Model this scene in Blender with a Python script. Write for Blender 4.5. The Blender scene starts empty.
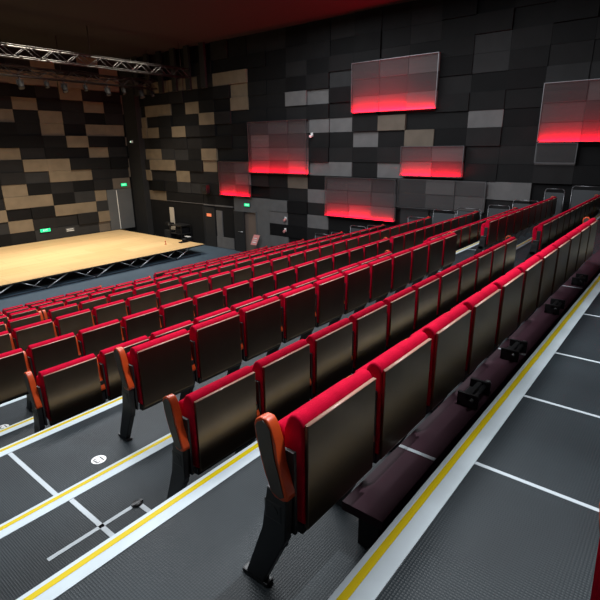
import bpy, bmesh, math, random
from mathutils import Vector, Matrix
random.seed(7)
S = 1.13            # survey units -> metres
Z0 = 4.7            # auditorium floor lies 4.7 survey units below the eye
C = bpy.context.scene.collection
def P(x, y, z): return Vector((x*S, y*S, (z+Z0)*S))

# ------------------------------------------------------------------ materials
def nt(name):
    m = bpy.data.materials.new(name); m.use_nodes = True
    return m, m.node_tree, m.node_tree.nodes['Principled BSDF']
def mat(name, col, rough=.6, metal=0., spec=.5, noise=None, bump=None, emit=None, es=0., sheen=0.):
    m, t, b = nt(name)
    b.inputs['Base Color'].default_value = (*col, 1)
    b.inputs['Roughness'].default_value = rough
    b.inputs['Metallic'].default_value = metal
    b.inputs['Specular IOR Level'].default_value = spec
    if sheen: b.inputs['Sheen Weight'].default_value = sheen
    tc = t.nodes.new('ShaderNodeTexCoord')
    if noise:
        sc, amt = noise
        n = t.nodes.new('ShaderNodeTexNoise'); n.inputs['Scale'].default_value = sc; n.inputs['Detail'].default_value = 4
        t.links.new(tc.outputs['Object'], n.inputs['Vector'])
        r = t.nodes.new('ShaderNodeMapRange'); r.inputs['To Min'].default_value = 1-amt; r.inputs['To Max'].default_value = 1+amt
        r.inputs['From Min'].default_value = .3; r.inputs['From Max'].default_value = .7
        t.links.new(n.outputs['Fac'], r.inputs['Value'])
        mx = t.nodes.new('ShaderNodeVectorMath'); mx.operation = 'SCALE'
        mx.inputs[0].default_value = col
        t.links.new(r.outputs['Result'], mx.inputs['Scale'])
        t.links.new(mx.outputs['Vector'], b.inputs['Base Color'])
    if bump:
        sc, st = bump
        n = t.nodes.new('ShaderNodeTexNoise'); n.inputs['Scale'].default_value = sc
        t.links.new(tc.outputs['Object'], n.inputs['Vector'])
        bp = t.nodes.new('ShaderNodeBump'); bp.inputs['Strength'].default_value = st; bp.inputs['Distance'].default_value = .01
        t.links.new(n.outputs['Fac'], bp.inputs['Height']); t.links.new(bp.outputs['Normal'], b.inputs['Normal'])
    if emit:
        b.inputs['Emission Color'].default_value = (*emit, 1); b.inputs['Emission Strength'].default_value = es
    return m
RED = mat('red velvet', (.43, .0018, .023), .9, noise=(14, .16), bump=(260, .25), spec=.06)
WOOD = mat('orange beech', (.50, .058, .009), .38, noise=(9, .18))
PLATE = mat('bronze arm plate', (.045, .036, .032), .45, noise=(12, .1))
BLACK = mat('black steel', (.009, .009, .010), .45)
MATTE = mat('matt black', (.006, .006, .007), .8)
EDGE_GLINT = mat('panel edge glint', (.36, .20, .15), .35)  # pale tone paints the light caught by the panel's top edge
PANEL = mat('satin walnut back', (.19, .140, .100), .30, metal=1., noise=(3, .08))
YEL = mat('yellow nosing tape', (.52, .385, .001), .5, spec=.15)
WHT = mat('white nosing tape', (.45, .51, .545), .5, spec=.2, noise=(5, .06))
LINE = mat('white seam line', (.38, .42, .45), .5)
PLUM = mat('plum vinyl', (.034, .013, .020), .6, spec=.15, noise=(6, .06))
ALU = mat('aluminium', (.45, .46, .48), .35, metal=.8)
STEELT = mat('steel tube', (.15, .15, .16), .4, metal=.85)
GUARD = mat('grey guard board', (.035, .040, .045), .6)
DGREY = mat('dark grey paint', (.022, .023, .025), .7, noise=(1.2, .1))
MGREY = mat('mid grey paint', (.075, .078, .082), .7, noise=(1.2, .08))
CEIL = mat('black ceiling', (.006, .006, .007), .9)
CREAM = mat('cream board', (.45, .40, .33), .6)
FLOOR = mat('blue grey stage floor', (.055, .086, .122), .5, noise=(.8, .12))
LBLACK = mat('lamp black', (.006, .006, .007), .7, spec=.2)
TRUSSM = mat('dull truss steel', (.05, .05, .054), .5, metal=.3)
GLOSSW = mat('white plastic', (.7, .7, .7), .4)
PINK = mat('pink notice', (.62, .25, .24), .6)
GREEN = mat('green sign', (.01, .5, .2), .5, emit=(.01, .75, .28), es=1.1)
SIGNW = mat('sign white', (.7, .8, .7), .5, emit=(.6, 1, .75), es=.8)
ORSIGN = mat('orange sign', (.6, .16, .08), .5, emit=(1, .25, .1), es=.5)
LEDM = mat('red led', (.8, .01, .05), .5, emit=(1, .002, .028), es=10.)
WARMGAP = mat('brown door leaf', (.12, .09, .075), .6)
LENS = mat('lamp lens', (.08, .09, .10), .2, metal=.4)

def tread_mat():
    m, t, b = nt('ribbed grey rubber')
    tc = t.nodes.new('ShaderNodeTexCoord')
    n = t.nodes.new('ShaderNodeTexNoise'); n.inputs['Scale'].default_value = 1.7; n.inputs['Detail'].default_value = 5
    t.links.new(tc.outputs['Object'], n.inputs['Vector'])
    cr = t.nodes.new('ShaderNodeValToRGB')
    cr.color_ramp.elements[0].position = .3; cr.color_ramp.elements[0].color = (.009, .0125, .0155, 1)
    cr.color_ramp.elements[1].position = .75; cr.color_ramp.elements[1].color = (.018, .0245, .029, 1)
    t.links.new(n.outputs['Fac'], cr.inputs['Fac'])
    w = t.nodes.new('ShaderNodeTexVoronoi'); w.inputs['Scale'].default_value = 75; w.inputs['Randomness'].default_value = 0
    t.links.new(tc.outputs['Object'], w.inputs['Vector'])
    bp = t.nodes.new('ShaderNodeBump'); bp.inputs['Strength'].default_value = .7; bp.inputs['Distance'].default_value = .004
    t.links.new(w.outputs['Distance'], bp.inputs['Height'])
    t.links.new(cr.outputs['Color'], b.inputs['Base Color']); t.links.new(bp.outputs['Normal'], b.inputs['Normal'])
    b.inputs['Roughness'].default_value = .5; b.inputs['Specular IOR Level'].default_value = .22
    return m
TREAD = tread_mat()
def stage_mat():
    m, t, b = nt('pale stage boards')
    tc = t.nodes.new('ShaderNodeTexCoord')
    br = t.nodes.new('ShaderNodeTexBrick'); br.inputs['Scale'].default_value = 1
    br.inputs['Color1'].default_value = (.74, .52, .27, 1); br.inputs['Color2'].default_value = (.66, .45, .22, 1)
    br.inputs['Mortar'].default_value = (.42, .29, .15, 1); br.inputs['Mortar Size'].default_value = .006
    br.inputs['Brick Width'].default_value = 2.4; br.inputs['Row Height'].default_value = 1.2
    t.links.new(tc.outputs['Object'], br.inputs['Vector'])
    n = t.nodes.new('ShaderNodeTexNoise'); n.inputs['Scale'].default_value = 1; n.inputs['Detail'].default_value = 5
    mp = t.nodes.new('ShaderNodeMapping'); mp.inputs['Scale'].default_value = (.5, 7, 1)
    t.links.new(tc.outputs['Object'], mp.inputs['Vector']); t.links.new(mp.outputs['Vector'], n.inputs['Vector'])
    mx = t.nodes.new('ShaderNodeMix'); mx.data_type = 'RGBA'; mx.blend_type = 'MULTIPLY'; mx.inputs['Factor'].default_value = .35
    t.links.new(br.outputs['Color'], mx.inputs['A']); t.links.new(n.outputs['Fac'], mx.inputs['B'])
    t.links.new(mx.outputs['Result'], b.inputs['Base Color']); b.inputs['Roughness'].default_value = .5
    return m
STAGE = stage_mat()
def mesh_screen_mat():
    m = bpy.data.materials.new('perforated mesh'); m.use_nodes = True; t = m.node_tree
    out = t.nodes['Material Output']; b = t.nodes['Principled BSDF']
    b.inputs['Base Color'].default_value = (.10, .095, .098, 1); b.inputs['Roughness'].default_value = .5; b.inputs['Metallic'].default_value = .1
    tl = t.nodes.new('ShaderNodeBsdfTranslucent'); tl.inputs['Color'].default_value = (.30, .27, .27, 1); m2 = t.nodes.new('ShaderNodeMixShader'); m2.inputs['Fac'].default_value = .45
    t.links.new(b.outputs[0], m2.inputs[1]); t.links.new(tl.outputs[0], m2.inputs[2])
    tr = t.nodes.new('ShaderNodeBsdfTransparent'); mx = t.nodes.new('ShaderNodeMixShader')
    tc = t.nodes.new('ShaderNodeTexCoord'); n = t.nodes.new('ShaderNodeTexNoise')
    mp = t.nodes.new('ShaderNodeMapping'); mp.inputs['Scale'].default_value = (1, .35, 5)
    n.inputs['Scale'].default_value = 1.6
    t.links.new(tc.outputs['Object'], mp.inputs['Vector']); t.links.new(mp.outputs['Vector'], n.inputs['Vector'])
    r = t.nodes.new('ShaderNodeMapRange'); r.inputs['From Min'].default_value = .3; r.inputs['From Max'].default_value = .7
    r.inputs['To Min'].default_value = .20; r.inputs['To Max'].default_value = .28
    t.links.new(n.outputs['Fac'], r.inputs['Value']); t.links.new(r.outputs['Result'], mx.inputs['Fac'])
    t.links.new(tr.outputs[0], mx.inputs[1]); t.links.new(m2.outputs[0], mx.inputs[2]); t.links.new(mx.outputs[0], out.inputs['Surface'])
    return m
MESHS = mesh_screen_mat()

# ------------------------------------------------------------------ mesh helpers (survey units in, metres out)
def box(bm, x0, x1, y0, y1, z0, z1, mi=0, bev=0):
    vs = [bm.verts.new((x*S, y*S, z*S)) for z in (z0, z1) for y in (y0, y1) for x in (x0, x1)]
    fs = []
    for q in ((0,2,3,1),(4,5,7,6),(0,1,5,4),(2,6,7,3),(0,4,6,2),(1,3,7,5)):
        f = bm.faces.new([vs[i] for i in q]); f.material_index = mi; fs.append(f)
    if bev:
        es = {e for f in fs for e in f.edges}
        bmesh.ops.bevel(bm, geom=list(es), offset=bev*S, segments=2, profile=.6, affect='EDGES', clamp_overlap=True)
def tube(bm, a, b, r, n=8, mi=0):
    a = Vector(a)*S; b = Vector(b)*S; d = b-a
    if d.length < 1e-6: return
    q = d.to_track_quat('Z', 'Y'); rings = []
    for p in (a, b):
        rings.append([bm.verts.new(p + q @ Vector((r*S*math.cos(2*math.pi*i/n), r*S*math.sin(2*math.pi*i/n), 0))) for i in range(n)])
    for i in range(n):
        f = bm.faces.new((rings[0][i], rings[0][(i+1)%n], rings[1][(i+1)%n], rings[1][i])); f.material_index = mi; f.smooth = True
    bm.faces.new(rings[0][::-1]).material_index = mi; bm.faces.new(rings[1]).material_index = mi
def path(bm, pts, r, n=8, mi=0):
    for a, b in zip(pts, pts[1:]): tube(bm, a, b, r, n, mi)
def prism(bm, prof, x0, x1, bev=0, mi=0, seg=3):
    """(y, z) outline extruded along x, ends rounded"""
    a = [bm.verts.new((x0*S, y*S, z*S)) for y, z in prof]
    b = [bm.verts.new((x1*S, y*S, z*S)) for y, z in prof]
    n = len(prof)
    f0 = bm.faces.new(a); f1 = bm.faces.new(b[::-1]); f0.material_index = f1.material_index = mi
    for i in range(n):
        f = bm.faces.new((a[i], b[i], b[(i+1)%n], a[(i+1)%n])); f.material_index = mi; f.smooth = True
    if bev:
        es = list(set(f0.edges) | set(f1.edges))
        r = bmesh.ops.bevel(bm, geom=es, offset=bev*S, segments=seg, profile=.6, affect='EDGES', clamp_overlap=True)
        for f in r['faces']: f.smooth = True; f.material_index = mi
def lathe(bm, prof, n=16, mi=0, M=None):
    rings = []
    for r, z in prof:
        rings.append([bm.verts.new((M or Matrix()) @ Vector((r*S*math.cos(2*math.pi*i/n), r*S*math.sin(2*math.pi*i/n), z*S))) for i in range(n)])
    for A, B in zip(rings, rings[1:]):
        for i in range(n):
            f = bm.faces.new((A[i], A[(i+1)%n], B[(i+1)%n], B[i])); f.smooth = True; f.material_index = mi
    bm.faces.new(rings[0][::-1]).material_index = mi; bm.faces.new(rings[-1]).material_index = mi
def mesh(name, bm, *mats):
    bmesh.ops.recalc_face_normals(bm, faces=bm.faces)
    me = bpy.data.meshes.new(name); bm.to_mesh(me); bm.free()
    for m in mats: me.materials.append(m)
    return me
def obj(name, bm, mats, parent=None, loc=None):
    if not isinstance(mats, (list, tuple)): mats = [mats]
    o = bpy.data.objects.new(name, mesh(name, bm, *mats)); C.objects.link(o)
    if parent: o.parent = parent
    if loc is not None: o.location = loc
    return o
def struct(name, bm, mats, loc=None):
    o = obj(name, bm, mats, None, loc); o['kind'] = 'structure'; return o
def tag(o, label, cat, group=None):
    o['label'] = label; o['category'] = cat
    if group: o['group'] = group
    return o
def thing(name, label, cat, loc, group=None):
    o = bpy.data.objects.new(name, None); C.objects.link(o); o.location = loc; o.empty_display_size = .1
    return tag(o, label, cat, group)
def nb(): return bmesh.new()

# ------------------------------------------------------------------ tiers
XL, XR = -1.2, 15.55
# (front edge y, back edge y, height z)
TIERS = [(.70, -1.6, -1.43), (1.80, .70, -1.70), (2.81, 1.80, -2.09), (3.77, 2.81, -2.17), (4.78, 3.77, -2.56),
         (5.75, 4.78, -2.75), (7.35, 5.75, -3.0), (9.05, 7.35, -3.41), (10.75, 9.05, -3.83), (12.45, 10.75, -4.27)]
def text_mesh(s, size):
    cu = bpy.data.curves.new('t', 'FONT'); cu.body = s; cu.size = size; cu.align_x = 'CENTER'; cu.align_y = 'CENTER'; cu.extrude = .001
    o = bpy.data.objects.new('t', cu); C.objects.link(o)
    dg = bpy.context.evaluated_depsgraph_get(); me = bpy.data.meshes.new_from_object(o.evaluated_get(dg))
    bpy.data.objects.remove(o); return me
def lettering(s, size, m, parent, loc, rot, name='lettering'):
    me = text_mesh(s, size*S); me.materials.clear(); me.materials.append(m)
    o = bpy.data.objects.new(name, me); C.objects.link(o); o.parent = parent; o.location = loc; o.rotation_euler = rot
    return o
tiers = []
for i, (yf, yb, z) in enumerate(TIERS):
    bm = nb(); box(bm, XL, XR, yb, yf, -Z0, z)
    bmesh.ops.translate(bm, verts=bm.verts, vec=(0, 0, Z0*S))
    t = struct('seating_tier', bm, TREAD); tiers.append(t)
    bm = nb(); w = .112 if i else .118
    box(bm, XL, XR, yf-w, yf+.004, z-.012, z+.003, 0)
    box(bm, XL, XR, yf-.048, yf-.018, z+.003, z+.0045, 1)
    box(bm, XL, XR, yf+.0, yf+.006, z-.03, z+.001, 2)
    bmesh.ops.translate(bm, verts=bm.verts, vec=(0, 0, Z0*S))
    obj('step_nosing', bm, [WHT, YEL, ALU], t)
def seam(i, x, w=.022, y0=None, y1=None):
    yf, yb, z = TIERS[i]; bm = nb()
    box(bm, x-w/2, x+w/2, yb if y0 is None else y0, yf-.115 if y1 is None else y1, z, z+.002)
    bmesh.ops.translate(bm, verts=bm.verts, vec=(0, 0, Z0*S))
    obj('seam_line', bm, LINE, tiers[i])
for x in (2.01, 2.82, 3.61, 4.66, 5.8, 7.0): seam(0, x)
for i in (2, 3, 4, 5): seam(i, 1.027, .03)
for i in (3, 4, 5): seam(i, 8.1); seam(i, 10.3)
# corner marking and socket on the third tier
z = TIERS[2][2]; bm = nb()
box(bm, .72, 1.245, 2.325, 2.352, z, z+.002); box(bm, 1.255, 1.285, 1.85, 2.31, z, z+.002)
bmesh.ops.translate(bm, verts=bm.verts, vec=(0, 0, Z0*S)); obj('corner_marking', bm, LINE, tiers[2])
bm = nb()
lathe(bm, [(.030, 0), (.030, .010), (.012, .014)], 12); box(bm, -.035, .035, -.01, .01, 0, .016)
obj('floor_socket', bm, BLACK, tiers[2], P(1.262, 2.335, z))
# row number discs
def row_disc(i, x, y, s):
    z = TIERS[i][2]
    bm = nb(); lathe(bm, [(.052, 0), (.052, .003)], 24); d = obj('row_number_disc', bm, GLOSSW, tiers[i], P(x, y, z))
    lettering(s, .085, BLACK, d, (0, 0, .0042*S), (0, 0, math.pi), 'digits')
row_disc(3, 1.40, 3.05, '13'); row_disc(5, 1.45, 5.17, '12')

# plum ledge and folded brackets behind the nearest row
bm = nb(); box(bm, 1.48, 12, .772, .975, -.045, 0); box(bm, 1.5, 12, .80, .90, -.20, -.045, 1)
for xs in (2.01, 3.61, 5.8): box(bm, xs-.012, xs+.012, .774, .972, 0, .002, 2)
tag(obj('tread_ledge', bm, [PLUM, MATTE, LINE], None, P(0, 0, -1.50)), 'long plum brown ledge behind the nearest seat row, below the yellow line', 'ledge')
names = ['first', 'second', 'third', 'fourth', 'fifth', 'sixth', 'seventh', 'eighth', 'ninth', 'tenth', 'eleventh', 'twelfth',
         'thirteenth', 'fourteenth', 'fifteenth', 'sixteenth', 'seventeenth', 'eighteenth', 'nineteenth', 'twentieth',
         'twenty-first', 'twenty-second', 'twenty-third', 'twenty-fourth', 'twenty-fifth', 'twenty-sixth']
for k, x in enumerate((2.62, 3.44, 4.72, 5.9)):
    r = thing('folding_bracket', f'black steel folding bracket by the yellow line, {names[k]} nearest the camera', 'bracket', P(x, .86, -1.498), 'folded brackets on the plum ledge')
    bm = nb()
    box(bm, -.01, .01, -.08, .045, 0, .085, bev=.004); box(bm, .20, .22, -.08, .045, 0, .085, bev=.004)
    box(bm, -.01, .22, -.03, .0, .05, .075, bev=.004); box(bm, -.01, .22, .02, .045, 0, .03, bev=.004)
    obj('bracket_frame', bm, BLACK, r)
    bm = nb(); tube(bm, (-.05, -.045, .05), (.23, -.045, .05), .014); tube(bm, (.0, .03, .03), (.21, -.05, .06), .010)
    obj('pivot_rod', bm, BLACK, r)
    bm = nb(); tube(bm, (.245, -.045, .05), (.275, -.045, .05), .022, 6)
    obj('bolt', bm, ALU, r)

# ------------------------------------------------------------------ seats
# local frame: origin on the tier below the lower left corner of the back panel; top of panel at H
H = .765
def T(pr): return [(y, z+H) for y, z in pr]
PW = .468
bm = nb(); prism(bm, T([(.0, -.001), (.016, -.001), (.016, -.44), (.012, -.452), (.004, -.452), (0, -.44)]), 0, PW, .003, seg=2)
for f in bm.faces: f.smooth = False
m_panel = mesh('back_panel', bm, PANEL)
bm = nb(); prism(bm, T([(-.002, 0), (.015, 0), (.015, -.0035), (-.002, -.0035)]), .002, PW-.002)
m_glint = mesh('top_edge_glint', bm, EDGE_GLINT)  # thin strip, painted highlight along the top of the back panel
bm = nb()
cush = [(.017, -.012), (.022, .008), (.036, .022), (.056, .028), (.076, .020), (.092, -.002), (.100, -.04), (.104, -.16), (.104, -.36), (.094, -.415), (.06, -.43), (.017, -.43)]
prism(bm, T(cush), -.009, PW+.005, .012)
m_cush = mesh('backrest_cushion', bm, RED)
bm = nb()
sc = [(.108, -.10), (.111, -.068), (.122, -.046), (.140, -.038), (.158, -.048), (.170, -.08), (.168, -.15), (.160, -.32), (.150, -.39), (.13, -.41), (.108, -.39)]
prism(bm, T(sc), -.004, PW+.004, .016)
m_seat = mesh('seat_cushion', bm, RED)
bm = nb()
arm = [(.106, .014), (.118, .026), (.146, .026), (.170, .010), (.178, -.012), (.170, -.06), (.156, -.12), (.132, -.20), (.108, -.268), (.088, -.286), (.048, -.288), (.026, -.276), (.028, -.252), (.052, -.18), (.066, -.145), (.068, -.12), (.078, -.06), (.094, -.005)]
prism(bm, T(arm), -.072, -.026, .006)
m_arm = mesh('armrest', bm, WOOD)
bm = nb()
pl = [(.116, .008), (.132, .019), (.158, .004), (.168, -.015), (.160, -.06), (.146, -.12), (.122, -.20), (.100, -.262), (.060, -.276), (.042, -.264), (.064, -.18), (.082, -.12), (.100, -.01)]
prism(bm, T(pl), -.076, -.0715, 0)
tube(bm, (-.0765, .108, H-.17), (-.075, .108, H-.17), .009, 10)
m_plate = mesh('arm_plate', bm, PLATE)
bm = nb()
prism(bm, [(.035, H-.26), (.13, H-.26), (.155, H-.46), (.265, .02), (.17, .02), (.045, H-.47)], -.070, -.030, .004, seg=1)
box(bm, -.072, -.024, .055, .145, H-.40, H-.31, bev=.010)
box(bm, -.070, -.026, .06, .16, H-.52, H-.45, bev=.01)
tube(bm, (-.074, .10, H-.355), (-.020, .10, H-.355), .026, 10)
box(bm, -.028, -.012, .03, .09, H-.46, H-.10, bev=.003)
for f in bm.faces: f.smooth = False
m_stand = mesh('stand', bm, BLACK)
bm = nb(); box(bm, -.070, -.026, .15, .29, 0, .02, bev=.006); box(bm, -.066, -.030, .19, .23, .02, .07, bev=.006)
m_foot = mesh('foot', bm, BLACK)
bm = nb(); box(bm, 0, PW, .03, .075, H-.49, H-.44, bev=.006)
m_beam = mesh('seat_beam', bm, BLACK)
def seat_parts(root, first=False, endarm=False, bare=False):
    def add(nm, me, par, dx=0., dz=0.):
        o = bpy.data.objects.new(nm, me); C.objects.link(o); o.parent = par; o.location = (dx, 0, dz); return o
    p = add('back_panel', m_panel, root); add('top_edge_glint', m_glint, p)
    add('backrest_cushion', m_cush, root); add('seat_cushion', m_seat, root)
    for dx, dz in ([(-.016*S, 0) if first else (0., -.072*S)] + ([((PW+.098)*S, 0)] if endarm else [])):
        if not (bare and dx <= 0): a = add('armrest', m_arm, root, dx, dz); add('arm_plate', m_plate, a)
        s = add('stand', m_stand, root, dx); add('foot', m_foot, s)
    add('seat_beam', m_beam, root)
PITCH = .55
# row tag, panel y, tier height, [(first x, seats, block)], wording
ROWS = [
 ('nearest full row', .91, -1.70, [(1.157, 11, None)]),
 ('second row from the camera', 1.92, -2.09, [(1.45, 11, 'near'), (8.97, 11, 'far')]),
 ('third row from the camera', 2.93, -2.17, [(1.745, 11, 'near'), (9.34, 10, 'far')]),
 ('fourth row from the camera', 3.94, -2.56, [(1.468, 11, 'near'), (9.0, 11, 'far')]),
 ('fifth row from the camera', 5.10, -2.75, [(1.287, 15, 'near'), (9.65, 10, 'far')]),
 ('sixth row from the camera', 6.50, -3.0, [(1.647, 24, None)]),
 ('fourth row from the stage', 8.20, -3.41, [(2.164, 2, 'leftmost pair'), (3.365, 21, 'long')]),
 ('third row from the stage', 9.90, -3.83, [(2.776, 22, None)]),
 ('second row from the stage', 11.6, -4.27, [(3.266, 8, 'near'), (8.10, 12, 'far')]),
 ('front row by the stage', 13.3, -4.70, [(3.77, 6, 'near'), (8.92, 10, 'far')]),
]
TOPZ = {.91: -.935, 1.92: -1.318, 2.93: -1.40, 3.94: -1.812, 5.10: -1.974, 6.5: -2.235, 8.2: -2.645, 9.9: -3.065, 11.6: -3.50, 13.3: -3.93}
for rown, y, tz, blocks in ROWS:
    for x0, n, blk in blocks:
        for i in range(n):
            if blk == 'leftmost pair': lab = f'red theatre seat, {("left" if i == 0 else "right")} one of the leftmost pair, {rown}'
            elif blk: lab = f'red theatre seat, {names[i]} from left, {blk} block, {rown}'
            else: lab = f'red theatre seat, {names[i]} from the left in the {rown}'
            r = thing('theatre_seat', lab, 'seat', P(x0+i*PITCH, y, tz), 'folding theatre seats in rows')
            seat_parts(r, first=(i == 0), endarm=(i == n-1), bare=(i == 0 and blk == 'far'))
for i in range(1):
    r = thing('theatre_seat', ['red seat with orange arm cut off at the bottom right corner', 'red seat beyond the cut-off corner seat behind the camera row'][i], 'seat', P(1.055+i*PITCH, -.14, -1.43), 'folding theatre seats in rows')
    seat_parts(r, first=True)

# ------------------------------------------------------------------ room shell
XW, YW = 15.7, 24.3
ZC = 4.3
def tile_mats():
    L = []
    def tm(nm, c, rough=.75): L.append(mat(nm, c, rough, noise=(2.2, .10), bump=(60, .15), spec=.12))
    tm('tile black', (.0055, .0055, .006)); tm('tile charcoal', (.009, .009, .0095)); tm('tile soft black', (.014, .0135, .014))
    tm('tile dark grey', (.024, .024, .025)); tm('tile tan', (.155, .122, .085)); tm('tile grey', (.11, .107, .108)); tm('tile taupe', (.11, .090, .072)); tm('wall grey', (.098, .098, .099))
    return L
TM = tile_mats()
# back wall
bx = [-1.2+0*0]
bx = [8.78-1.088*k for k in range(9, 0, -1)] + [8.78, 9.86, 10.95, 12.04, 13.14, 14.2, 15.25]
bz = [ZC, 3.84, 3.30, 2.75, 2.22, 1.70, 1.15, .60, .06, -.45, -1.0, -1.53, -2.07, -2.62, -3.15, -3.70, -4.23, -4.7]
tan = {(2,0),(2,1),(3,-2),(2,4),(0,4),(0,5),(0,6),(1,4),(0,2),(0,3),(0,1)}
BT = {}; DEP = {}
def setb(q, cols, v):
    for c in cols: BT[(q, c)] = v
setb(0, (1, 2, 3, 4, 5, 6), 4); setb(1, (4,), 4); setb(2, (2, 5), 4); setb(3, (1, 3), 4); setb(4, (3, 5, 6), 4); setb(5, (4,), 4)
setb(6, (1, 5), 4); setb(7, (2, 3), 4); setb(8, (3, 4), 4); setb(9, (1,), 4); setb(9, (6,), 6); setb(10, (1, 2, 5), 4)
setb(11, (0, 3, 4), 4); setb(12, (1, 5), 4); setb(13, (2, 3), 3); setb(13, (5,), 6)
bm = nb(); box(bm, -1.2, XW+.3, YW+.10, YW+.3, -Z0, ZC, 0)
rr = random.Random(3)
for zi in range(len(bz)-1):
    q = zi-2
    for ci in range(len(bx)-1):
        c = ci-8
        if c == 6 and q in (9, 10, 11, 12, 13, 14): continue
        if c == 5 and q in (10, 11, 12, 13): x0, x1 = bx[ci], 13.78
        else: x0, x1 = bx[ci], bx[ci+1]
        v = BT.get((q, c))
        if v is None:
            if c < 0 or q < 0: v = 4 if rr.random() < .22 else rr.choice((0, 1, 1, 2))
            else: v = rr.choice((0, 0, 1, 1, 2) if q < 6 else (0, 1, 2, 2, 3))
        d = rr.choice((.0, .03, .06, .09))
        if q == 13 and c in (2, 3): d = .06
        DEP[('b', q, c)] = (x0, x1, bz[zi+1], bz[zi], d)
        box(bm, x0+.003, x1-.003, YW-d, YW+.12, bz[zi+1]+.003, bz[zi]-.003, v)
box(bm, 14.2, 15.25, YW-.02, YW+.12, -2.07, -1.53, 6)
for zz in ((2.62, 1.7), (.56, .12), (-.55, -1.5)): box(bm, 15.26, 15.34, YW-.02, YW+.1, zz[1], zz[0], 6)
bmesh.ops.translate(bm, verts=bm.verts, vec=(0, 0, Z0*S))
struct('wall_back', bm, TM)
bm = nb(); box(bm, 13.80, 15.25, YW-.03, YW+.12, -4.23, -2.09, 0); box(bm, 14.345, 14.375, YW-.05, YW-.03, -4.2, -2.15, 1)
bmesh.ops.translate(bm, verts=bm.verts, vec=(0, 0, Z0*S))
struct('door_1', bm, [MGREY, GLOSSW])
bm = nb(); box(bm, 15.36, XW, 23.2, YW, -Z0, ZC, 0)
bmesh.ops.translate(bm, verts=bm.verts, vec=(0, 0, Z0*S)); struct('trim_1', bm, [MATTE])
# right wall
ye = [24.3, 23.86] + [22.79-1.053*i for i in range(0, 24)]
# column k lies between ye[k+1] and ye[k+2]; k=0 is 23.86..22.79
rz = [ZC, 3.6, 3.07, 2.55, 2.02, 1.50, .98, .48, -.06, -.59, -1.11, -1.65, -2.18, -2.67, -3.2, -3.72, -4.22, -4.7]
RT = {}
def setr(r, cols, v):
    for c in cols: RT[(r, c)] = v
setr(0, (1, 2, 3, 4, 6, 7), 4); setr(1, (7,), 4); setr(2, (1, 2, 4, 7), 4); setr(2, (11, 10), 5); setr(1, (12,), 3)
setr(3, (5,), 4); setr(4, (0, 1, 3), 4); setr(4, (11, 12), 5); setr(4, (14,), 6); setr(4, (17,), 5); setr(5, (13,), 5); setr(5, (15,), 6)
setr(6, (1, 5), 4); setr(6, (19,), 5); setr(7, (1, 2, 5), 4); setr(7, (11, 12), 5); setr(7, (14,), 5)
setr(3, (0,), 4); setr(6, (0,), 4); setr(8, (0,), 4); setr(8, (3,), 4); setr(8, (10,), 6); setr(9, (11,), 5); setr(8, (17,), 5); setr(8, (15,), 6); setr(8, (18,), 5); setr(10, (0, 1), 4)
setr(3, (2, 3), 1); setr(5, (2, 3, 4), 2); setr(6, (2, 3), 3); setr(9, (3, 4), 3)
setr(11, (11,), 5); setr(11, (9,), 5); setr(12, (10,), 0); setr(11, (10,), 1); setr(10, (9,), 7); setr(13, (9,), 7); setr(12, (9,), 0); setr(14, (9,), 0); setr(9, (9,), 1); setr(1, (17,), 3); setr(0, (17,), 3); setr(2, (12,), 0)
setr(7, (8, 9, 10), 1); setr(4, (8, 9), 5); setr(4, (10,), 3); setr(3, (20, 21, 22), 3); setr(2, (19, 20), 3)
setr(10, (15, 16), 3); setr(9, (15, 16), 3)
bm = nb(); box(bm, XW+.10, XW+.3, -1.6, YW+.3, -Z0, ZC, 0)
rr = random.Random(11)
for zi in range(len(rz)-1):
    r = zi-2
    for k in range(-1, len(ye)-2):
        y1, y0 = ye[k+1], ye[k+2]
        v = RT.get((r, k)); ym = (y0+y1)/2
        if r >= 10 and k >= 0 and ym > 16.6 and not (r == 10 and k <= 1): continue   # plain lower wall
        if ym > 14.3 and r >= 9 and ym < 16.6: continue
        if v is None: v = rr.choice((0, 1, 1, 1, 2)) if r >= 0 else rr.choice((0, 1, 0, 1, 2))
        d = rr.choice((.0, .03, .06, .10))
        DEP[('r', r, k)] = (y0, y1, rz[zi+1], rz[zi], d)
        box(bm, XW-d, XW+.12, y0+.003, y1-.003, rz[zi+1]+.003, rz[zi]-.003, v)
# plain lower wall with door openings
def rw(y0, y1, z0, z1, mi, d=0.): box(bm, XW-d, XW+.12, y0, y1, z0, z1, mi)
rw(18.75, 23.86, -Z0, -2.67, 1); rw(18.75, 21.7, -2.665, -2.64, 5, .03); rw(16.7, 18.75, -2.70, -2.64, 5, .03)
rw(18.75, 21.7, -2.64, -2.2, 1, .02)
rw(17.95, 18.75, -2.78, -2.70, 1); rw(16.7, 17.95, -Z0, -2.70, 1); rw(16.6, 18.75, -2.64, -2.18, 1)
rw(14.37, 16.6, -2.80, -2.18, 7, .02); rw(14.37, 15.2, -Z0, -2.80, 7, .02)
# sloped-shouldered light patch of the wall beside the side door, and low skirting
rw(16.72, 17.9, -4.68, -4.15, 5, .05); rw(17.45, 17.85, -4.15, -2.9, 5, .05)
bmesh.ops.translate(bm, verts=bm.verts, vec=(0, 0, Z0*S))
struct('wall_right', bm, TM)
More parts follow.
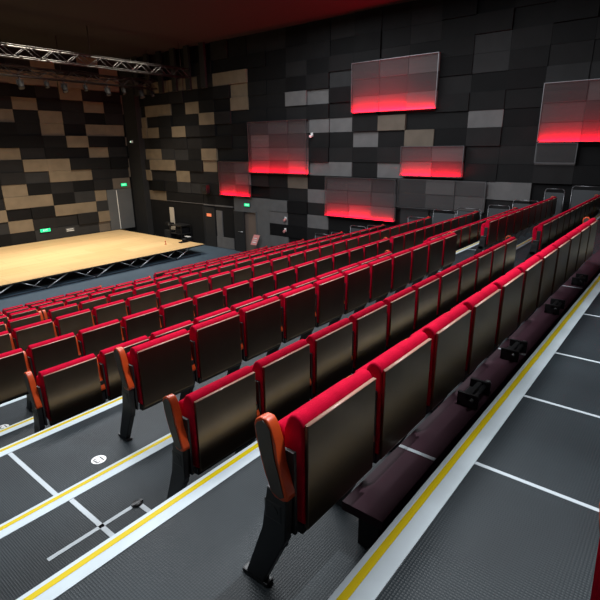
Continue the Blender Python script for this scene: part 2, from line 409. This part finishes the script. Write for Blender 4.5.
# side doors
bm = nb()
box(bm, XW-.07, XW+.02, 17.95, 18.75, -Z0, -2.78, 0); box(bm, XW-.10, XW-.06, 18.70, 18.76, -Z0, -2.76, 0)
bmesh.ops.translate(bm, verts=bm.verts, vec=(0, 0, Z0*S)); dd = struct('door_2', bm, [MATTE])
bm = nb(); box(bm, XW-.09, XW-.07, 18.18, 18.5, -3.22, -3.08, 0)
bmesh.ops.translate(bm, verts=bm.verts, vec=(0, 0, Z0*S)); obj('door_sign', bm, ORSIGN, dd)
bm = nb()
box(bm, XW-.05, XW+.0, 16.56, 16.62, -Z0, -2.78, 1); box(bm, XW-.05, XW+.0, 15.2, 16.6, -2.83, -2.78, 1); box(bm, XW-.05, XW+0, 15.17, 15.22, -Z0, -2.78, 1)
box(bm, XW+.06, XW+.09, 15.2, 16.6, -Z0, -2.83, 2)
bmesh.ops.translate(bm, verts=bm.verts, vec=(0, 0, Z0*S)); dd = struct('door_3', bm, [MATTE, MGREY, WARMGAP])
bm = nb(); box(bm, XW-.10, XW-.05, 15.92, 16.58, -Z0, -2.83, 0, bev=.004); tube(bm, (XW-.13, 16.02, -3.75), (XW-.13, 16.3, -3.75), .015, 8, 1); tube(bm, (XW-.13, 16.02, -3.75), (XW-.10, 16.02, -3.75), .012, 8, 1)
bmesh.ops.translate(bm, verts=bm.verts, vec=(0, 0, Z0*S)); obj('door_leaf', bm, [MATTE, ALU], dd)
# ceiling, floor, remaining walls
bm = nb(); box(bm, -1.4, XW+.3, -1.7, YW+.3, ZC, ZC+.15); bmesh.ops.translate(bm, verts=bm.verts, vec=(0, 0, Z0*S)); struct('ceiling', bm, CEIL)
bm = nb(); box(bm, -1.4, XW+.3, -1.7, YW+.3, -Z0-.15, -Z0); bmesh.ops.translate(bm, verts=bm.verts, vec=(0, 0, Z0*S)); struct('floor', bm, FLOOR)
bm = nb(); box(bm, -1.4, -1.2, -1.7, YW+.3, -Z0, ZC); bmesh.ops.translate(bm, verts=bm.verts, vec=(0, 0, Z0*S)); struct('wall_left', bm, DGREY)
bm = nb(); box(bm, -1.2, XW+.3, -1.8, -1.6, -Z0, ZC); bmesh.ops.translate(bm, verts=bm.verts, vec=(0, 0, Z0*S)); struct('wall_rear', bm, DGREY)

# ------------------------------------------------------------------ red-lit mesh boxes on the right wall
BT0 = mat('box tile dark', (.035, .033, .034), .8, spec=.05); BT1 = mat('box tile mid', (.07, .066, .067), .8, spec=.1); BT2 = mat('box tile light', (.12, .112, .112), .8, spec=.05)
def lightbox(y0, y1, z0, z1, label, led=True, dep=.26, lp=1.5):
    kk = (XW-dep)/XW; y0, y1, z0, z1 = y0*kk, y1*kk, z0*kk, z1*kk
    r = thing('mesh_light_box' if led else 'mesh_wall_screen', label, 'wall light' if led else 'screen', P(XW-.11, (y0+y1)/2, z0), 'metal mesh screens on the tiled wall')
    hy = (y1-y0)/2; h = z1-z0; d = dep-.11
    bm = nb()
    for s in (-1, 1):
        box(bm, -d, 0, s*hy-.008, s*hy+.008, 0, .016); box(bm, -d, 0, s*hy-.008, s*hy+.008, h-.016, h)
        box(bm, -d-.01, -d+.006, s*hy-.008, s*hy+.008, 0, h)
    box(bm, -d-.01, -d+.006, -hy, hy, -.004, .012); box(bm, -d-.01, -d+.006, -hy, hy, h-.010, h+.004)
    obj('frame', bm, STEELT, r)
    bm = nb(); n = max(1, round((y1-y0)/1.053))
    for i in range(n):
        a = -hy+(y1-y0)*i/n; b = -hy+(y1-y0)*(i+1)/n
        box(bm, -d-.002, -d, a+.004, b-.004, .01, h-.01)
    obj('mesh_panel', bm, MESHS, r)
    bm = nb(); q = random.Random(int(y0*100)); nz = max(1, round(h/.53))
    for i in range(n):
        for j in range(nz):
            a = -hy+(y1-y0)*i/n; b = -hy+(y1-y0)*(i+1)/n
            box(bm, -q.choice((.01, .04, .08)), .0, a+.012, b-.012, h*j/nz+.012 if j else .02, h*(j+1)/nz-.012, q.choice((0, 0, 1, 2)))
    obj('back_tiles', bm, [BT0, BT1, BT2], r)
    if led:
        bm = nb(); box(bm, -d+.02, 0, -hy+.01, hy-.01, -.02, -.006); obj('shelf', bm, BLACK, r)
        bm = nb(); box(bm, -d+.006, 0, -hy+.01, hy-.01, h-.012, h-.002); obj('lid', bm, BLACK, r)
        bm = nb(); box(bm, -d*.5-.03, -d*.5+.03, -hy+.03, hy-.03, -.006, .004); obj('led_strip', bm, LEDM, r)
        l = bpy.data.lights.new('led_light', 'AREA'); l.shape = 'RECTANGLE'; l.size = .07*S; l.size_y = (2*hy-.1)*S; l.energy = 34*lp*(y1-y0); l.color = (1, .001, .020)
        o = bpy.data.objects.new('led_light', l); C.objects.link(o); o.location = P(XW-.11-d*.5, (y0+y1)/2, z0+.008); o.rotation_euler = (math.pi, 0, 0)
    return r
lightbox(12.35, 15.55, -1.09, 1.0, 'large red-lit mesh box, tall, left of the two white-grey tiles', dep=.30)
lightbox(15.60, 17.55, -2.15, -.63, 'small red-lit mesh box above the open door and green exit sign')
lightbox(7.06, 10.28, 1.12, 2.75, 'red-lit mesh box at the top edge, highest and brightest of all', lp=3.2)
lightbox(6.0, 8.2, -1.03, -.05, 'small red-lit mesh box below the topmost one, right of centre')
lightbox(8.35, 11.42, -2.65, -1.15, 'long low red-lit mesh box just above the railings and seat rows')
lightbox(.6, 3.87, .04, 1.60, 'red-lit mesh box at the far right edge with a dotted light strip', lp=1.7)
lightbox(5.2, 8.25, -2.1, -1.13, 'unlit grey mesh screen low on the wall right of the long red box', led=False, dep=.24)
lightbox(2.81, 3.87, -.54, 0., 'small unlit mesh screen under the far right red box', led=False, dep=.20)

# ------------------------------------------------------------------ guard boards with tube rails along the right wall
G = [(11.54, 10.80, -3.30), (10.76, 10.06, -3.18), (9.89, 9.19, -2.84), (9.16, 8.37, -2.77), (7.55, 6.78, -2.33), (6.66, 5.88, -2.03), (5.86, 5.07, -1.92), (4.90, 4.23, -1.77), (4.20, 3.46, -1.58), (3.37, 2.84, -1.22), (2.70, 1.90, -1.12)]
for k, (ya, yb, zt) in enumerate(G):
    ym = (ya+yb)/2
    base = -Z0
    for yf, ybk, z in TIERS:
        if min(ya, yf)-max(yb, ybk) > .02: base = max(base, z)
    h = zt-base; hy = (ya-yb)/2
    r = thing('guard_railing', f'grey board with steel tube rail by the wall, {names[k]} counting up from the floor', 'railing', P(15.2, ym, base), 'tube-topped guard boards beside the right wall')
    bm = nb(); box(bm, -.012, .012, -hy+.04, hy-.04, 0, h-.10, bev=.004); obj('board', bm, GUARD, r)
    bm = nb(); R_ = .06
    pts = [(0, -hy+.02, 0), (0, -hy+.02, h-R_), (0, -hy+.02+R_*.3, h-R_*.3), (0, -hy+.02+R_, h), (0, hy-.02-R_, h), (0, hy-.02-R_*.3, h-R_*.3), (0, hy-.02, h-R_), (0, hy-.02, 0)]
    path(bm, pts, .014); obj('tube_rail', bm, STEELT, r)

# ------------------------------------------------------------------ stage
SY, SX, SZ = 17.2, 14.25, -4.235
r = thing('stage', 'low wooden stage with pale boards and a black truss front', 'stage', P(6, 20.5, -Z0))
bm = nb(); box(bm, -7.0, SX-6, SY-20.5, YW-20.5-.10, Z0+SZ-.05, Z0+SZ)
obj('deck', bm, STAGE, r)
bm = nb(); box(bm, -7.0, SX-6+.01, SY-20.5-.015, SY-20.5, Z0+SZ-.055, Z0+SZ-.012); box(bm, SX-6, SX-6+.015, SY-20.5, YW-20.5-.1, Z0+SZ-.055, Z0+SZ-.012)
obj('deck_edge', bm, BLACK, r)
bm = nb(); box(bm, -7.0, SX-6-.9, SY-20.5+.7, YW-20.5-.3, 0, Z0+SZ-.05); obj('understage_skirt', bm, MATTE, r)
yt = SY-20.5+.05
hT = Z0+SZ-.05
bm = nb(); box(bm, -7, SX-6-.2, yt-.015, yt+.015, 0, .03); box(bm, -7, SX-6-.2, yt+.5, yt+.53, 0, .03); obj('lower_chord', bm, BLACK, r)
k = -4
while True:
    xb = 7.07-6+1.865*k; k += 1
    if xb > SX-6-.4: break
    if xb < -6.6: continue
    for nm, (xa, za, xc, zc, dy, rr_) in {'brace': (xb, .02, xb+.82, hT-.01, 0, .022), 'brace ': (xb, .02, xb-.80, hT-.01, 0, .016),
                        'brace  ': (xb-.42, hT*.42, xb-.02, hT-.01, .02, .014), 'brace   ': (xb+.05, hT-.01, xb+.5, hT*.5, .02, .014)}.items():
        bm = nb(); tube(bm, (xa, yt+dy, za), (xc, yt+dy, zc), rr_, 6); obj('truss_brace', bm, ALU, r)
    bm = nb(); box(bm, xb-.03, xb+.03, yt-.03, yt+.03, 0, .05); obj('truss_node', bm, BLACK, r)
    bm = nb(); box(bm, xb-.02, xb+.02, yt+.50, yt+.54, .03, hT); obj('stage_leg', bm, BLACK, r)
bm = nb()
tube(bm, (0, 0, 0), (0, 0, .02), .05, 10); tube(bm, (0, 0, .02), (0, 0, .13), .012, 6); tube(bm, (0, -.01, .11), (0, .03, .15), .02, 8)
o = obj('microphone_stand', bm, WOOD, None, P(13.15, 18.6, SZ)); tag(o, 'tiny brown stand standing on the stage near its front right corner', 'stand')
r = thing('floor_lamp_fixture', 'black round lamp fixture lying on the right side of the stage', 'stage light', P(14.0, 18.3, SZ))
bm = nb(); box(bm, -.28, .28, -.10, .10, 0, .05, bev=.02); obj('base', bm, LBLACK, r)
bm = nb(); lathe(bm, [(.09, .05), (.13, .09), (.13, .14), (.06, .18)], 14); obj('lamp_head', bm, LBLACK, r)

# things along the wall right of the stage
r = thing('notice_board_panel', 'tall narrow cream board on the dark wall beside the stage', 'board', P(15.6, 21.25, -4.30))
bm = nb(); box(bm, -.02, .02, -.17, .17, 0, 1.33, bev=.005); obj('board_face', bm, CREAM, r)
bm = nb(); box(bm, .02, .08, -.14, .14, -.395, 1.2); obj('board_back', bm, MATTE, r)
r = thing('moving_head_light', 'black moving head lamp on a stand in front of the cream board', 'stage light', P(15.2, 21.0, -Z0))
bm = nb(); box(bm, -.15, .15, -.25, .30, 0, .62, bev=.02); obj('flight_case', bm, MATTE, r)
bm = nb(); box(bm, -.10, .10, -.28, .28, .84, 1.02, bev=.03); obj('lamp_body', bm, LBLACK, r)
bm = nb(); tube(bm, (0, 0, .60), (0, 0, .86), .04); obj('pole', bm, BLACK, r)
bm = nb(); tube(bm, (-.10, -.1, .93), (-.13, -.1, .93), .06, 12); obj('lens', bm, LENS, r)
r = thing('equipment_rack', 'black open equipment rack standing beside the right wall near the stage', 'rack', P(15.3, 20.25, -Z0))
bm = nb()
for a, b in ((-.3, -.45), (.3, -.45), (-.3, .45), (.3, .45)): box(bm, a-.02, a+.02, b-.02, b+.02, 0, .95)
obj('rack_posts', bm, BLACK, r)
for zz in (.1, .5, .92):
    bm = nb(); box(bm, -.32, .32, -.47, .47, zz, zz+.04); obj('rack_shelf', bm, BLACK, r)
bm = nb(); box(bm, -.25, .25, -.35, .1, .54, .80, bev=.01); obj('rack_unit', bm, LBLACK, r)
r = thing('light_console', 'small box with a white top on a black stand by the right wall', 'box', P(15.2, 19.55, -Z0))
bm = nb(); box(bm, -.12, .12, -.22, .18, .30, .42, bev=.01); obj('box_body', bm, BLACK, r)
bm = nb(); box(bm, -.13, .02, -.20, .12, .42, .45, bev=.005); obj('white_lid', bm, GLOSSW, r)
for a, b in ((-.1, -.15), (.1, -.15), (-.1, .12), (.1, .12)):
    bm = nb(); tube(bm, (a, b, 0), (a, b, .30), .015); obj('leg', bm, BLACK, r)
r = thing('sign_stand', 'pink notice on a slim metal stand right of the open door', 'sign', P(15.35, 15.0, -Z0))
bm = nb(); box(bm, -.02, .0, -.18, .18, .50, .95)
for v in bm.verts: v.co.y += (v.co.z/S-.72)*-.35*S; v.co.x += (v.co.z/S-.72)*.2*S
obj('notice', bm, PINK, r)
bm = nb(); box(bm, -.026, -.021, -.11, .11, .60, .64); box(bm, -.026, -.021, -.11, .11, .70, .72); box(bm, -.026, -.021, -.08, .11, .78, .81)
for v in bm.verts: v.co.y += (v.co.z/S-.72)*-.35*S; v.co.x += (v.co.z/S-.72)*.2*S
obj('printing', bm, GLOSSW, r)
bm = nb(); tube(bm, (0.02, 0, .02), (0.02, 0, .62), .015); obj('pole', bm, STEELT, r)
bm = nb(); lathe(bm, [(.14, 0), (.14, .015), (.03, .03)], 16); obj('base', bm, STEELT, r)
# red-tinted loudspeaker hung by the small light box
r = thing('wall_speaker', 'black loudspeaker hung on the wall at the left end of the small red box', 'speaker', P(XW-.11, 18.3, -2.1))
bm = nb(); box(bm, -.30, -.08, -.28, .05, 0, .42, bev=.02); obj('cabinet', bm, BLACK, r)
bm = nb(); tube(bm, (-.30, -.11, .2), (-.33, -.11, .2), .10, 14); obj('cone', bm, MATTE, r)
bm = nb(); box(bm, -.09, 0, -.15, .0, .12, .3); box(bm, -.22, -.14, .05, .22, .05, .38, bev=.02); obj('wall_bracket', bm, BLACK, r)

# exit signs
def depth(w, a, z, default=.02):
    for k, (a0, a1, z0, z1, d) in DEP.items():
        if k[0] == w and a0 <= a <= a1 and z0 <= z <= z1: return d
    return default
def exit_sign_right(y, z, label):
    r = thing('exit_sign', label, 'sign', P(XW-depth('r', y, z), y, z), 'green lit exit signs')
    bm = nb(); box(bm, -.05, 0, -.18, .18, -.08, .08, bev=.006); obj('sign_case', bm, DGREY, r)
    bm = nb(); box(bm, -.056, -.05, -.165, .165, -.066, .066); obj('sign_face', bm, GREEN, r)
    lettering('EXIT', .11, SIGNW, r, (-.058*S, -.03*S, 0), (math.pi/2, 0, -math.pi/2))
    return r
def exit_sign_back(x, z, label, w=.19):
    r = thing('exit_sign', label, 'sign', P(x, YW-depth('b', x, z), z), 'green lit exit signs')
    bm = nb(); box(bm, -w, w, -.05, 0, -.09, .09, bev=.006); obj('sign_case', bm, DGREY, r)
    bm = nb(); box(bm, -w+.02, w-.02, -.056, -.05, -.075, .075); obj('sign_face', bm, GREEN, r)
    lettering('EXIT', .11, SIGNW, r, (0, -.058*S, 0), (math.pi/2, 0, 0))
    return r
exit_sign_right(15.72, -2.50, 'green exit sign above the open door in the right wall')
exit_sign_back(14.83, -1.88, 'green exit sign near the dark corner column, above the grey door')
exit_sign_back(10.33, -3.74, 'green exit sign low on the back wall just above the stage', .26)
r = thing('notice_plate', 'small pale plate right of the low exit sign above the stage', 'sign', P(11.55, YW-.06, -3.88))
bm = nb(); box(bm, -.22, .22, -.02, 0, -.10, .10); obj('plate', bm, MGREY, r)
bm = nb(); box(bm, -.18, .16, -.024, -.02, .02, .05); box(bm, -.18, .18, -.024, -.02, -.06, -.03); obj('printing', bm, GLOSSW, r)
# small wall devices
def device(x, y, z, label, kind='camera'):
    r = thing('wall_camera' if kind == 'camera' else 'wall_button', label, kind, P(XW-depth('r', y, z), y, z))
    bm = nb(); box(bm, -.03, 0, -.05, .05, -.07, .07, bev=.01); obj('mount', bm, GLOSSW, r)
    bm = nb(); tube(bm, (-.02, 0, -.03), (-.14, 0, -.07), .05, 12); obj('housing' if kind == 'camera' else 'button', bm, GLOSSW if kind == 'camera' else PINK, r)
device(XW-.10, 12.0, .42, 'small white camera on the wall right of the tall red box')
device(XW-.10, 13.45, -2.93, 'small pale device on a light grey tile right of the open door', 'button')
device(XW-.10, 13.45, -3.41, 'small pale device on the black tile, lower of the two', 'button')
r = thing('wall_lamp', 'tiny lit white lamp on the dark corner column', 'lamp', P(15.36, 23.8, .32))
bm = nb(); tube(bm, (0, 0, 0), (-.10, 0, 0), .05, 12); box(bm, -.03, 0, -.06, .06, -.06, .06); obj('lamp_body', bm, GLOSSW, r)
bm = nb(); tube(bm, (-.10, 0, 0), (-.11, 0, 0), .045, 12); obj('lamp_lens', bm, SIGNW, r)

# ------------------------------------------------------------------ lighting rig over the stage
def truss(x0, x1, y, z, label, grp='black rigging trusses under the ceiling', along='x'):
    r = thing('lighting_truss', label, 'truss', P(0, 0, 0), grp)
    q = lambda a, b, c: (a, b, c+Z0) if along == 'x' else (b, a, c+Z0)
    r.location = (0, 0, 0)
    bm = nb(); w = .16
    for dy in (-w, w):
        for dz in (0, .34): tube(bm, q(x0, y+dy, z+dz), q(x1, y+dy, z+dz), .026, 6)
    obj('chords', bm, BLACK, r)
    bm = nb(); n = int((x1-x0)/.45)
    for i in range(n):
        a = x0+(x1-x0)*i/n; b = x0+(x1-x0)*(i+1)/n
        za, zb = (z, z+.34) if i % 2 else (z+.34, z)
        for dy in (-w, w): tube(bm, q(a, y+dy, za), q(b, y+dy, zb), .013, 5)
        tube(bm, q(a, y-w, za), q(b, y+w, za), .011, 5)
    obj('lacing', bm, TRUSSM, r)
    for a in [x0+.3+(x1-x0-.6)*i/3 for i in range(4)]:
        bm = nb(); tube(bm, q(a, y, z+.34), q(a, y, ZC), .012, 5); tube(bm, q(a, y-w, z+.34), q(a, y+w, z+.34), .02, 5); obj('hanger', bm, BLACK, r)
    return r
rig = truss(2.0, 15.1, 21.0, 2.66, 'black lighting truss above the stage, lower of the two')
truss(2.0, 15.1, 18.6, 2.95, 'black lighting truss nearer the seats above the stage front')
def spot(x, y, ztop, label, s=1., grp='spotlights hung from the rig'):
    r = thing('stage_spotlight', label, 'stage light', P(x, y, ztop), grp)
    bm = nb(); box(bm, -.03*s, .03*s, -.03*s, .03*s, -.12*s, 0); box(bm, -.15*s, -.13*s, -.02, .02, -.34*s, -.10*s); box(bm, .13*s, .15*s, -.02, .02, -.34*s, -.10*s); box(bm, -.15*s, .15*s, -.02, .02, -.12*s, -.10*s)
    obj('yoke', bm, BLACK, r)
    M = Matrix.Translation((0, 0, -.30*S*s)) @ Matrix.Rotation(math.radians(-25), 4, 'X')
    bm = nb(); lathe(bm, [(.08*s, .16*s), (.12*s, .10*s), (.12*s, -.12*s), (.14*s, -.2*s)], 14, M=M); obj('lamp_body', bm, LBLACK, r)
    bm = nb(); lathe(bm, [(.11*s, -.201*s), (.11*s, -.206*s)], 14, M=M); obj('lens', bm, LENS, r)
for k, x in enumerate((8.9, 9.9, 10.6, 11.5, 12.5, 13.3, 14.2, 14.8)):
    spot(x, 20.84, 2.632, f'small black spotlight on the stage truss, {names[k]} from the left', .62 if k % 2 else .85)
for k, y in enumerate((22.9, 21.9, 20.9, 19.85, 18.85, 17.8)):
    r = thing('masking_flag', f'narrow black hanging flag over the tan top tiles, {names[k]} from the corner', 'curtain', P(XW-.32, y, 2.50), 'black flags hung above the stage side wall')
    bm = nb(); box(bm, -.05, .05, -.16, .16, 0, ZC-2.50+.02); obj('cloth', bm, MATTE, r)
    bm = nb(); tube(bm, (0, -.17, .01), (0, .17, .01), .02, 6); obj('bottom_bar', bm, BLACK, r)
bm = nb()
rr = random.Random(5)
for j in range(5):
    pts = []; x = 2.5
    while x < 15: pts.append((x, 20.8+.1*j, 2.98+Z0+.10*math.sin(x*2.3+j)+rr.uniform(-.05, .05)-.05*j)); x += .4
    path(bm, pts, .012, 5)
obj('cables', bm, BLACK, rig)

# ------------------------------------------------------------------ light
def spotl(x, y, z, tx, ty, tz, power, col, ang, blend=.6, rad=.25):
    l = bpy.data.lights.new('spot', 'SPOT'); l.energy = power; l.color = col; l.spot_size = math.radians(ang); l.spot_blend = blend; l.shadow_soft_size = rad
    o = bpy.data.objects.new('house_light', l); C.objects.link(o); o.location = P(x, y, z)
    o.rotation_euler = (P(tx, ty, tz)-P(x, y, z)).to_track_quat('-Z', 'Y').to_euler()
def arealight(x, y, z, sx, sy, power, col, tgt=None, spread=None):
    l = bpy.data.lights.new('area', 'AREA'); l.energy = power; l.color = col; l.shape = 'RECTANGLE'; l.size = sx*S; l.size_y = sy*S
    if spread: l.spread = math.radians(spread)
    o = bpy.data.objects.new('house_light', l); C.objects.link(o); o.location = P(x, y, z)
    if tgt: o.rotation_euler = (P(*tgt)-P(x, y, z)).to_track_quat('-Z', 'Y').to_euler()
COOL = (.93, .97, 1.); WARM = (1., .88, .70)
# over the seating
arealight(4.5, 5.2, 4.1, 5, 1.2, 640, COOL)
arealight(10.5, 5.2, 4.1, 4, 1.2, 330, COOL)
arealight(5, 10.5, 4.1, 6, 1.2, 1000, COOL)
arealight(11, 10.5, 4.1, 5, 1.2, 500, COOL)
arealight(.2, 2.6, 3.8, 1.6, 1.2, 110, COOL)
arealight(3.4, .3, 3.9, .5, .12, 520, COOL)  # small added lamp, shines through the pipe grid onto the top tier
bm = nb()
for y in (-.9, -.45, 0., .45, .9): tube(bm, (1.0, y, 2.1+Z0), (7.5, y, 2.1+Z0), .045, 8)
for x in (1.4, 2.3, 3.2, 4.1, 5.0, 5.9): tube(bm, (x, -1.6, 2.19+Z0), (x, 1.2, 2.19+Z0), .045, 8)
for x in (1.4, 4.1, 5.9):
    for y in (-.9, .9): tube(bm, (x, y, 2.1+Z0), (x, y, ZC+Z0), .02, 6)
struct('unseen_pipe_grid', bm, BLACK)  # pipes out of view, added to cast soft shadow bands on the top tier
# over the stage
for x in (5., 9., 12.4): arealight(x, 19.0, 4.0, 2.4, .8, 330, WARM, (x, 20.0, -4.2), 100)

w = bpy.data.worlds.new('w'); w.use_nodes = True; bpy.context.scene.world = w
w.node_tree.nodes['Background'].inputs['Color'].default_value = (.5, .55, .6, 1)
w.node_tree.nodes['Background'].inputs['Strength'].default_value = .02

# ------------------------------------------------------------------ camera
cd = bpy.data.cameras.new('camera'); cam = bpy.data.objects.new('camera', cd); C.objects.link(cam)
th, ps, ro = .308864, .68206, -.011493
Xd = (math.sin(ps), 0, math.cos(ps)); Yd = (-math.cos(ps), 0, math.sin(ps)); Zd = (0, -1, 0)
M = Matrix((Xd, Yd, Zd)).transposed()
A = Matrix(((1, 0, 0), (0, math.cos(th), -math.sin(th)), (0, math.sin(th), math.cos(th))))
B = Matrix(((math.cos(ro), -math.sin(ro), 0), (math.sin(ro), math.cos(ro), 0), (0, 0, 1)))
Wm = B @ A @ M
R = Matrix((Wm[0], -Wm[1], -Wm[2])).transposed()
cam.matrix_world = Matrix.Translation(P(0, 0, 0)) @ R.to_4x4()
cd.sensor_width = 36; cd.lens = 482.1/600*36; cd.clip_start = .02; cd.clip_end = 200
sc = bpy.context.scene
sc.camera = cam
sc.view_settings.view_transform = 'Standard'; sc.view_settings.look = 'None'; sc.view_settings.gamma = 1; sc.view_settings.exposure = 0
sc.view_settings.use_curve_mapping = False
sc.cycles.use_denoising = True
